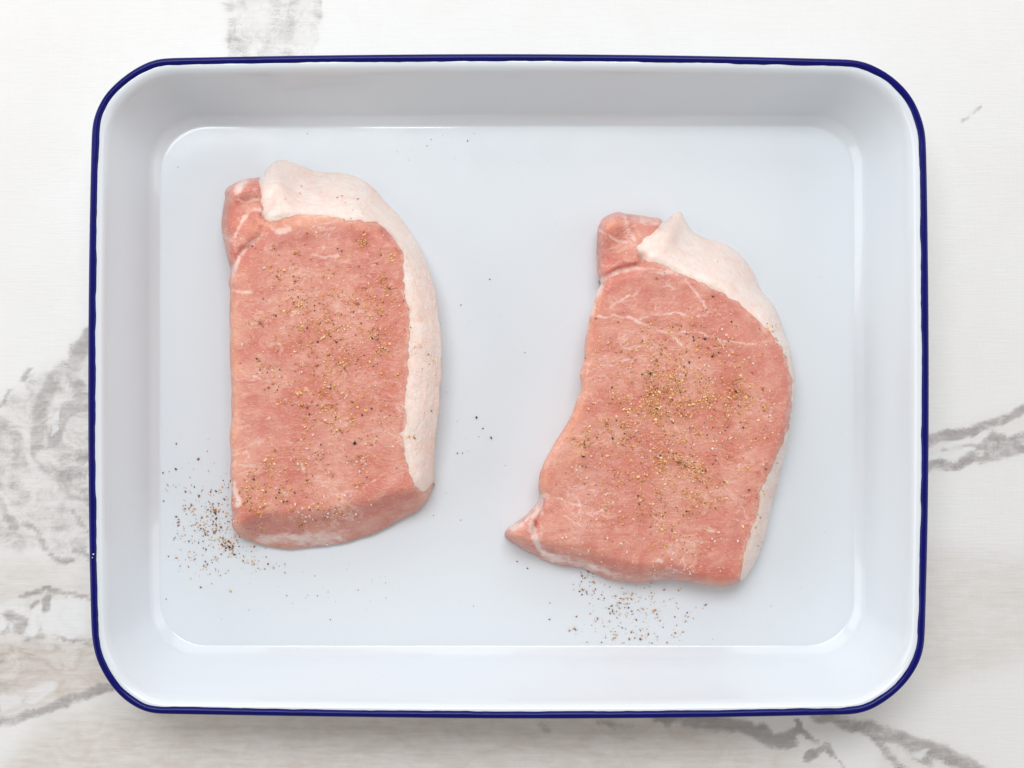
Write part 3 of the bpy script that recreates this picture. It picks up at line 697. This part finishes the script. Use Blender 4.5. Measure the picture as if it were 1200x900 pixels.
right = dict(
    name='pork_chop', label='right pork chop, tilted and curved, with a pointed fatty tail at its lower left', group='raw pork chops in the tray', main='lean_meat',
    H=27, tilt=(.4, -1.2), c=(790, 470),
    outline=[(704, 331, 6, 18), (700.5, 318, 11, 13), (700, 305, 12, 12), (699.5, 287, 13, 12), (700.5, 271, 15, 11), (704, 260, 15, 10), (711, 253, 15, 9), (724, 248.5, 15, 8), (732.5, 251, 15, 8), (745, 252, 14, 8), (760, 254, 14, 8), (772, 256, 10, 9), (776, 259.5, 9, 10),
             (780, 259.5, 14, 11), (785, 255, 24, 10), (791, 249, 34, 8), (797, 247.5, 40, 6), (800.5, 252.5, 42, 5), (805, 262, 44, 5), (815, 272.5, 46, 5), (830, 280, 46, 5), (845, 284, 46, 5), (860, 292.5, 46, 5), (872.5, 305, 42, 5), (882.5, 320, 38, 5), (890, 337, 30, 6), (902.5, 352.5, 24, 7), (911, 367.5, 20, 8),
             (917.5, 385, 17, 9), (924, 405, 14, 11), (930, 427.5, 12, 12), (932, 454, 11, 13), (931.6, 468, 11, 13), (928, 495, 11, 13), (923.5, 516, 13, 12), (917.5, 543, 17, 11), (911.5, 567, 20, 10), (905.5, 588, 20, 10), (898, 621, 18, 10), (892, 645, 16, 9), (880, 667, 10, 11), (871, 678, 8, 13),
             (859, 685, 8, 13), (844, 688, 10, 12), (820, 684, 13, 9), (790, 679.5, 17, 8), (766, 681, 20, 6), (742, 682.5, 22, 5), (718, 679.5, 24, 4), (700, 673.5, 25, 3), (682, 666, 25, 3), (658, 663, 24, 3), (637, 657, 24, 2.5), (628, 651, 20, 2.5), (610, 642, 12, 2.5), (598, 634.5, 9, 3), (591.5, 628.5, 7, 3),
             (593, 621, 8, 3), (602.5, 613.5, 10, 4), (613, 606, 12, 4), (625, 594, 11, 6), (632, 585, 10, 9), (631.5, 570, 6, 18), (634, 552, 6, 20), (643, 531, 6, 21), (658, 507, 6, 21), (670, 486, 6, 21), (677.5, 465, 6, 21), (681, 454, 6, 21), (680.5, 440, 6, 22), (684, 420, 6, 22), (686, 405, 6, 22), (689, 380, 6, 22), (692.5, 362.5, 6, 22), (699, 342, 6, 21)],
    borders={'fat': [(778, 252), (774.5, 264), (769, 270), (759, 278), (747, 286), (747, 292), (752, 301), (760, 306), (772, 309), (790, 316.5), (810, 326), (835, 337.5), (855, 349), (872.5, 360), (887.5, 375), (902.5, 390), (912.5, 402.5), (921, 420), (926, 437.5), (927.5, 454), (927.3, 480), (923.5, 504), (914, 526), (898, 561), (890.5, 576),
                     (889, 594), (880, 621), (874, 642), (871.6, 660), (869.5, 672), (867, 690)],
             'side': [(752, 301), (747, 312), (732, 316), (717, 321), (708, 328), (696, 337)],
             'tail': [(626, 581), (636, 580), (637, 588), (632, 600), (626.5, 617), (626, 627), (632, 640), (645, 647), (657, 652), (680, 657.5), (700, 664), (716, 671), (730, 677), (742, 690)]},
    regions=[('fat_cap', [('fat', False)], [(980, 700), (980, 200), (778, 200)]),
             ('side_muscle', [('side', True)], [(747, 292), (747, 286), (759, 278), (769, 270), (774.5, 264), (778, 230), (660, 230), (660, 340)]),
             ('tail_flap', [('tail', False)], [(742, 720), (560, 720), (560, 581)])],
    fat_borders=['fat'],
    seams={'fat': (0.12, 2.5, 0.5, 18, 'fat_cap'), 'side': (3.2, 4.5, 0.3, 8, 'side_muscle'), 'tail': (1.8, 3.0, 0, 8, 'tail_flap')},
    dents=[(735, 280, 18, -4.5), (715, 300, 14, -3.5), (760, 262, 14, -4.5), (700, 300, 10, -2), (612, 625, 15, -1.0), (660, 580, 20, -1.2), (770, 272, 8, -1.2)],
    folds=[([(720, 252), (736, 268), (744, 285)], 3.5, -.9), ([(702, 272), (715, 282), (726, 284)], 3, -.7), ([(634, 580), (630, 600), (625, 625)], 2.6, -3.0), ([(640, 578), (665, 588), (690, 594), (720, 600)], 4, -.5), ([(800, 290), (850, 320), (895, 352)], 4, .5), ([(820, 300), (870, 330)], 3, -.5), ([(720, 672), (760, 676), (800, 674)], 3, -.6)],
    marbling=[([(706, 329), (717, 321.5), (732, 317), (746, 314)], 3.4, 1.0), ([(748, 315), (760, 317), (780, 320), (795, 318)], 3.6, .75), ([(692, 366), (697, 350), (704, 336)], 5, .9), ([(700, 371), (720, 371), (740, 373), (750, 378), (770, 386), (786, 392), (800, 405)], 2.0, 1.0),
              ([(750, 375), (765, 370), (785, 367), (804, 368)], 1.9, .85), ([(738, 345), (728, 352), (718, 358), (712, 368)], 2.0, .8), ([(718, 346), (728, 354), (740, 350)], 1.8, .7), ([(760, 367), (770, 361), (766, 350)], 1.6, .6), ([(803, 328), (815, 342), (824, 355), (828, 366), (818, 371)], 1.9, .8),
              ([(826, 364), (838, 362), (828, 368)], 2.4, .7), ([(786, 392), (805, 389), (822, 390), (842, 398), (862, 401), (885, 404)], 1.7, .85), ([(840, 399), (850, 403)], 2.6, .6), ([(778, 408), (781, 415), (786, 420)], 1.6, .5), ([(700, 430), (715, 428), (730, 423), (745, 420)], 2.0, .75), ([(685, 424), (696, 428), (704, 432)], 2.2, .6),
              ([(697, 384), (706, 386), (712, 384)], 2.6, .6), ([(690, 392), (694, 402)], 3.2, .55), ([(785, 325), (784, 335), (790, 340)], 2.0, .5), ([(805, 363), (812, 358)], 2.4, .55), ([(872, 372), (880, 374)], 3.4, .4), ([(880, 392), (890, 388)], 2.6, .4), ([(850, 408), (870, 416)], 2, .4), ([(662, 510), (690, 498)], 2, .45), ([(656, 532), (700, 525)], 2, .3),
              ([(640, 580), (660, 586), (682, 593)], 2.0, .7), ([(706, 598), (716, 602)], 3, .8), ([(720, 614), (723, 622)], 2.6, .7), ([(660, 605), (675, 612), (690, 616)], 2.4, .55), ([(690, 630), (710, 622)], 1.8, .4), ([(830, 622), (838, 622)], 3.6, .9), ([(770, 657), (774, 659)], 2.6, .9), ([(812, 636), (814, 640)], 2.4, .8), ([(742, 650), (741, 656)], 2, .7),
              ([(734, 470), (740, 462), (738, 478)], 2, .5), ([(745, 530), (760, 524), (750, 536)], 2.4, .4), ([(765, 606), (780, 610)], 2.6, .6), ([(800, 560), (820, 556)], 2.2, .35),
              ([(704, 268), (712, 275), (722, 280), (735, 284)], 2.2, .85), ([(732, 253), (738, 268), (744, 282)], 2.6, .85), ([(714, 255), (722, 250), (730, 252)], 2, .5), ([(752, 258), (762, 262), (770, 262)], 5, .7), ([(704, 310), (716, 312), (730, 306), (742, 305)], 2.2, .55), ([(702, 320), (707, 326)], 3, .7), ([(745, 262), (750, 275)], 4, .6)],
    pale=[([(633, 584), (628, 598), (616, 610), (602, 618)], 6.5, 1.0), ([(622, 612), (628, 634), (640, 650), (668, 658), (700, 667), (722, 674)], 5, .95), ([(688, 386), (692, 372), (698, 352)], 4, .5), ([(634, 556), (644, 534), (660, 508), (672, 486)], 2.4, .5), ([(752, 580), (800, 560)], 14, .16), ([(810, 420), (850, 440)], 16, .14), ([(700, 560), (690, 540)], 10, .2), ([(640, 586), (634, 610), (634, 630)], 3.5, .55), ([(690, 664), (730, 674), (800, 679)], 2.4, .4), ([(740, 415), (775, 430)], 12, .16)],
    peach=[([(698, 350), (692, 380), (688, 410), (684, 440), (682, 460), (672, 490), (656, 516), (640, 545), (636, 572)], 9, .85), ([(700, 400), (694, 425)], 10, .5), ([(655, 610), (640, 620), (660, 640), (700, 650)], 8, .5), ([(750, 300), (772, 308), (800, 320), (830, 335)], 3.4, .6), ([(867, 672), (855, 682), (830, 682)], 6, .6), ([(672, 520), (668, 540), (650, 560)], 12, .5), ([(712, 262), (722, 262)], 8, .7),
           ([(594, 622), (606, 630), (612, 640)], 4, .6), ([(880, 355), (890, 360)], 3, .5), ([(722, 292), (735, 302)], 7, .5), ([(893, 600), (886, 640)], 3, .3), ([(905, 560), (898, 590)], 3, .25)],
    deep=[([(760, 322), (780, 330), (776, 342)], 9, .55), ([(730, 330), (750, 340), (790, 345)], 12, .42), ([(708, 326), (716, 322)], 2.5, .8), ([(704, 288), (712, 300), (735, 310)], 7, .8), ([(702, 326), (720, 317), (744, 308)], 4, 1.0), ([(724, 262), (730, 272)], 5, .6), ([(708, 290), (722, 298), (740, 298)], 9, .8), ([(742, 262), (756, 272), (768, 266)], 6, .6), ([(800, 335), (840, 348), (880, 385), (912, 420), (920, 460)], 5, .4), ([(738, 256), (740, 262)], 5, .7), ([(764, 272), (766, 274)], 2.2, 1.0), ([(637, 584), (631, 600), (626, 622)], 1.6, .8),
          ([(592, 627), (602, 636), (616, 645), (630, 653)], 5, .9), ([(700, 655), (740, 664), (800, 668), (850, 672)], 9, .55), ([(752, 677), (775, 675), (800, 677)], 1.8, .8), ([(860, 640), (864, 610), (875, 580)], 7, .4), ([(690, 640), (730, 652)], 9, .3), ([(700, 272), (702, 310)], 3, .5), ([(720, 400), (745, 402)], 10, .3), ([(680, 545), (700, 552)], 6, .35), ([(842, 232), (846, 234)], 2, .4), ([(668, 664), (700, 672), (712, 676)], 1.6, .6)],
)
right['mat'] = mat_lean('pork_lean', -0.30, 2)
chopL, bvhL = build_chop(left)
chopR, bvhR = build_chop(right)

# ------------------------------------------------------------------ pepper and salt
def mat_grain():
    m = M('ground_pepper')
    a = m.node('ShaderNodeAttribute', attribute_name='tint')
    m.set(Base_Color=a.outputs['Color'], Roughness=0.75)
    return m.m
GR = mat_grain()
def mat_salt():
    m = M('salt_crystal'); m.set(Base_Color=(0.85, 0.64, 0.59, 1), Roughness=0.15)
    m.bsdf.inputs['Subsurface Weight'].default_value = 0.5; m.bsdf.inputs['Subsurface Scale'].default_value = 0.0006
    return m.m
SALT = mat_salt()

GOLD = [(0.80, 0.43, 0.15), (0.86, 0.53, 0.23), (0.70, 0.32, 0.095), (0.90, 0.64, 0.37)]
BROWN = [(0.42, 0.18, 0.06), (0.32, 0.13, 0.045), (0.52, 0.24, 0.08)]
DARK = [(0.05, 0.035, 0.025), (0.08, 0.05, 0.035), (0.03, 0.025, 0.022)]

OCT = np.array([(1, 0, 0), (0, 1, 0), (-1, 0, 0), (0, -1, 0), (0, 0, 1), (0, 0, -1)], float)
OF = [(0, 1, 4), (1, 2, 4), (2, 3, 4), (3, 0, 4), (1, 0, 5), (2, 1, 5), (3, 2, 5), (0, 3, 5)]
CUB = np.array([(x, y, z) for x in (-1, 1) for y in (-1, 1) for z in (-1, 1)], float)
CF = [(0, 1, 3, 2), (4, 6, 7, 5), (0, 4, 5, 1), (2, 3, 7, 6), (0, 2, 6, 4), (1, 5, 7, 3)]

def grains(name, label, cat, items, mat, shape='oct'):
    """items: world position, radius, colour"""
    V, F, cols = [], [], []; n = 0
    B, FF = (OCT, OF) if shape == 'oct' else (CUB, CF)
    for (x, y, z), r, c in items:
        R3 = np.linalg.qr(rng.normal(size=(3, 3)))[0]
        k = np.array([rng.uniform(.7, 1.45), rng.uniform(.55, 1.0), rng.uniform(.45, .8)])
        p = (B * k + rng.uniform(-.22, .22, B.shape) * (1 if shape == 'oct' else .4)) @ R3.T * r
        p[:, 2] -= p[:, 2].min() * 0.75
        V.append(p + (x, y, z)); F += [tuple(i + n for i in f) for f in FF]; n += len(B)
        cols += [c] * len(B)
    o = link(name, np.vstack(V), F, mat, None, smooth=False)
    a = o.data.color_attributes.new('tint', 'FLOAT_COLOR', 'POINT')
    a.data.foreach_set('color', np.array([(*c, 1) for c in cols], np.float32).ravel())
    o['kind'] = 'stuff'; o['label'] = label; o['category'] = cat
    return o

def drop(bvh, px, py):
    """first thing the sight line through that spot meets: chop, else tray floor"""
    d = Vector(((px - 600) / FPX, (450 - py) / FPX, -1.0)).normalized()
    hit = bvh.ray_cast(Vector((0, 0, CAMZ)), d)
    return hit[0]

DENS = 1.7
def clumpy(blobs):
    """(cx, cy, sx, sy, angle, clumps, per clump, spread) -> pixel positions"""
    out = []
    for cx, cy, sx, sy, ang, nc, per, sp in blobs:
        ca, sa = math.cos(ang), math.sin(ang)
        for _ in range(nc):
            u, v = rng.normal() * sx, rng.normal() * sy
            bx, by = cx + u * ca - v * sa, cy + u * sa + v * ca
            for _ in range(1 + rng.poisson(per * DENS)):
                out.append((bx + rng.normal() * sp, by + rng.normal() * sp * .8))
    return out

def on_chop(bvh, blobs, darkp, brownp, s0=.00037):
    it = []
    for px, py in clumpy(blobs):
        h = drop(bvh, px, py)
        if h is None: continue
        u = rng.random()
        c = DARK if u < darkp else BROWN if u < darkp + brownp else GOLD
        c = c[rng.integers(len(c))]; r = s0 * min(2.6, rng.lognormal(-.1, .45))
        it.append(((h.x, h.y, h.z - r * .15), r, c))
    return it

pl = [(400, 385, 40, 26, .3, 42, 7, 4.2), (365, 350, 30, 14, 0, 22, 7, 4.0), (418, 288, 9, 9, .5, 9, 6, 3.2), (460, 302, 6, 4, 0, 4, 5, 3), (448, 335, 14, 10, 0, 10, 6, 3.2), (330, 318, 14, 14, .6, 8, 4, 3.2), (380, 470, 45, 22, .2, 36, 6, 4.2), (415, 440, 24, 30, 0, 22, 5, 4),
      (305, 558, 15, 14, 0, 15, 6, 4.5), (355, 552, 26, 16, 0, 20, 5, 4), (320, 592, 26, 16, .2, 24, 6, 4.5), (300, 596, 12, 12, 0, 10, 5, 3.5), (440, 540, 36, 26, 0, 20, 3, 4), (385, 425, 44, 88, 0, 540, .8, 6), (295, 400, 14, 60, 0, 14, 2, 4), (455, 410, 12, 60, 0, 22, 2.5, 4), (390, 600, 22, 10, 0, 10, 4, 4), (345, 400, 25, 30, 0, 20, 4, 4)]
pr_ = [(770, 455, 16, 15, 0, 22, 7, 4.2), (766, 478, 6, 18, -.5, 18, 10, 3.4), (790, 440, 26, 16, 0, 34, 7, 4.2), (830, 466, 30, 14, 0, 34, 7, 4.2), (800, 500, 36, 20, .2, 44, 7, 4.5), (720, 500, 26, 18, -.4, 24, 6, 4.2), (690, 520, 10, 12, 0, 10, 6, 3.5), (785, 548, 24, 16, 0, 26, 7, 4), (826, 566, 15, 18, .6, 14, 5, 4.2), (818, 590, 10, 10, 0, 12, 6, 3.5),
       (795, 590, 30, 20, 0, 24, 5, 4), (745, 560, 34, 30, 0, 26, 4, 4), (815, 405, 26, 12, 0, 18, 5, 4), (760, 415, 24, 14, 0, 16, 4, 4), (868, 462, 14, 14, 0, 14, 6, 3.6), (785, 485, 60, 66, 0, 820, .9, 6), (850, 520, 26, 40, 0, 26, 3, 4.5), (745, 610, 40, 22, 0, 22, 3, 4.5), (800, 640, 36, 16, 0, 16, 3, 4), (787, 378, 14, 6, 0, 7, 5, 3.2), (890, 405, 12, 20, 0, 8, 3, 4)]
grains('ground_pepper', 'golden brown ground pepper sprinkled over the left pork chop', 'ground pepper', on_chop(bvhL, pl, .05, .22), GR)
grains('ground_pepper', 'golden brown ground pepper sprinkled over the right pork chop', 'ground pepper', on_chop(bvhR, pr_, .035, .20), GR)

def on_tray(pts, sizes, darkp, brownp, avoid=True):
    it = []
    for px, py in pts:
        if avoid and (drop(bvhL, px, py) is not None or drop(bvhR, px, py) is not None): continue
        if not (191 < px < 997 and 152 < py < 755): continue
        x, y = W(px, py, ZF); u = rng.random()
        c = DARK if u < darkp else BROWN if u < darkp + brownp else GOLD
        c = np.array(c[rng.integers(len(c))]) * rng.uniform(.6, 1.0)
        r = sizes * min(1.8, rng.lognormal(-.1, .45))
        it.append(((float(x), float(y), ZF + .00002), r, tuple(c)))
    return it
DENS = 1.2
a = [(258, 620, 17, 26, -.35, 64, 1.8, 3), (230, 602, 18, 28, 0, 70, .6, 4), (280, 642, 18, 13, .4, 46, 1.4, 3.5), (262, 575, 10, 10, 0, 14, 1.0, 4), (225, 630, 20, 20, 0, 30, .2, 3), (255, 610, 36, 44, 0, 60, .1, 3)]
grains('ground_pepper', 'brown pepper flecks spilled on the tray below and left of the left chop', 'ground pepper', on_tray(clumpy(a), .00043, .12, .48), GR)
a = [(735, 705, 34, 12, 0, 44, .8, 4), (720, 735, 32, 14, 0, 44, .6, 4), (755, 752, 26, 4, 0, 20, .8, 3), (682, 684, 5, 9, .2, 9, 2, 3), (740, 715, 44, 24, 0, 60, .1, 3), (765, 712, 22, 14, 0, 24, .8, 4)]
grains('ground_pepper', 'brown pepper flecks spilled on the tray just below the right chop', 'ground pepper', on_tray(clumpy(a), .00042, .10, .48), GR)
pts = [(rng.uniform(195, 990), rng.uniform(155, 750)) for _ in range(90)] + [(rng.normal(380, 80), rng.normal(680, 28)) for _ in range(60)] + [(rng.normal(570, 60), rng.normal(170, 14)) for _ in range(36)] + [(rng.normal(525, 18), rng.uniform(370, 620)) for _ in range(50)] + [(rng.normal(840, 60), rng.normal(715, 18)) for _ in range(26)]
it = on_tray(pts, .00017, .75, .2)
for px, py, s in [(548, 165, .62), (574, 327.5, .5), (540, 357.5, .5), (558.5, 489, .8), (575.5, 513, .75), (566, 502, .55), (536, 531, .6), (387, 726, .5), (334, 671, .5), (235, 688, .5), (195, 702, .5), (372, 698, .45), (606, 658, .5), (618, 666, .5), (369, 675, .4), (336, 698, .4), (542, 531, .4),
                  (191, 554, .55), (192, 587, .6), (555, 710, .4), (452, 683, .35), (292, 715, .35), (508, 604, .35), (615, 413, .35)]:
    x, y = W(px, py, ZF); it.append(((float(x), float(y), ZF), s * .001, DARK[rng.integers(3)]))
grains('ground_pepper', 'sparse black pepper specks strewn over the rest of the white tray floor', 'ground pepper', it, GR)

def salt_on(bvh, blobs):
    it = []
    for px, py in clumpy(blobs):
        h = drop(bvh, px, py)
        if h: it.append(((h.x, h.y, h.z - .00008), .00030 * min(1.8, rng.lognormal(0, .35)), (1, 1, 1)))
    return it
grains('salt', 'clear coarse salt crystals melting on the left pork chop', 'salt', salt_on(bvhL, [(375, 570, 45, 30, 0, 40, .5, 5), (380, 430, 55, 80, 0, 45, .3, 5), (370, 600, 12, 5, 0, 8, 1, 3)]), SALT, 'cube')
grains('salt', 'clear coarse salt crystals melting on the right pork chop', 'salt', salt_on(bvhR, [(780, 630, 60, 25, 0, 50, .5, 5), (800, 480, 65, 70, 0, 70, .3, 5), (700, 620, 25, 20, 0, 12, 1, 3)]), SALT, 'cube')
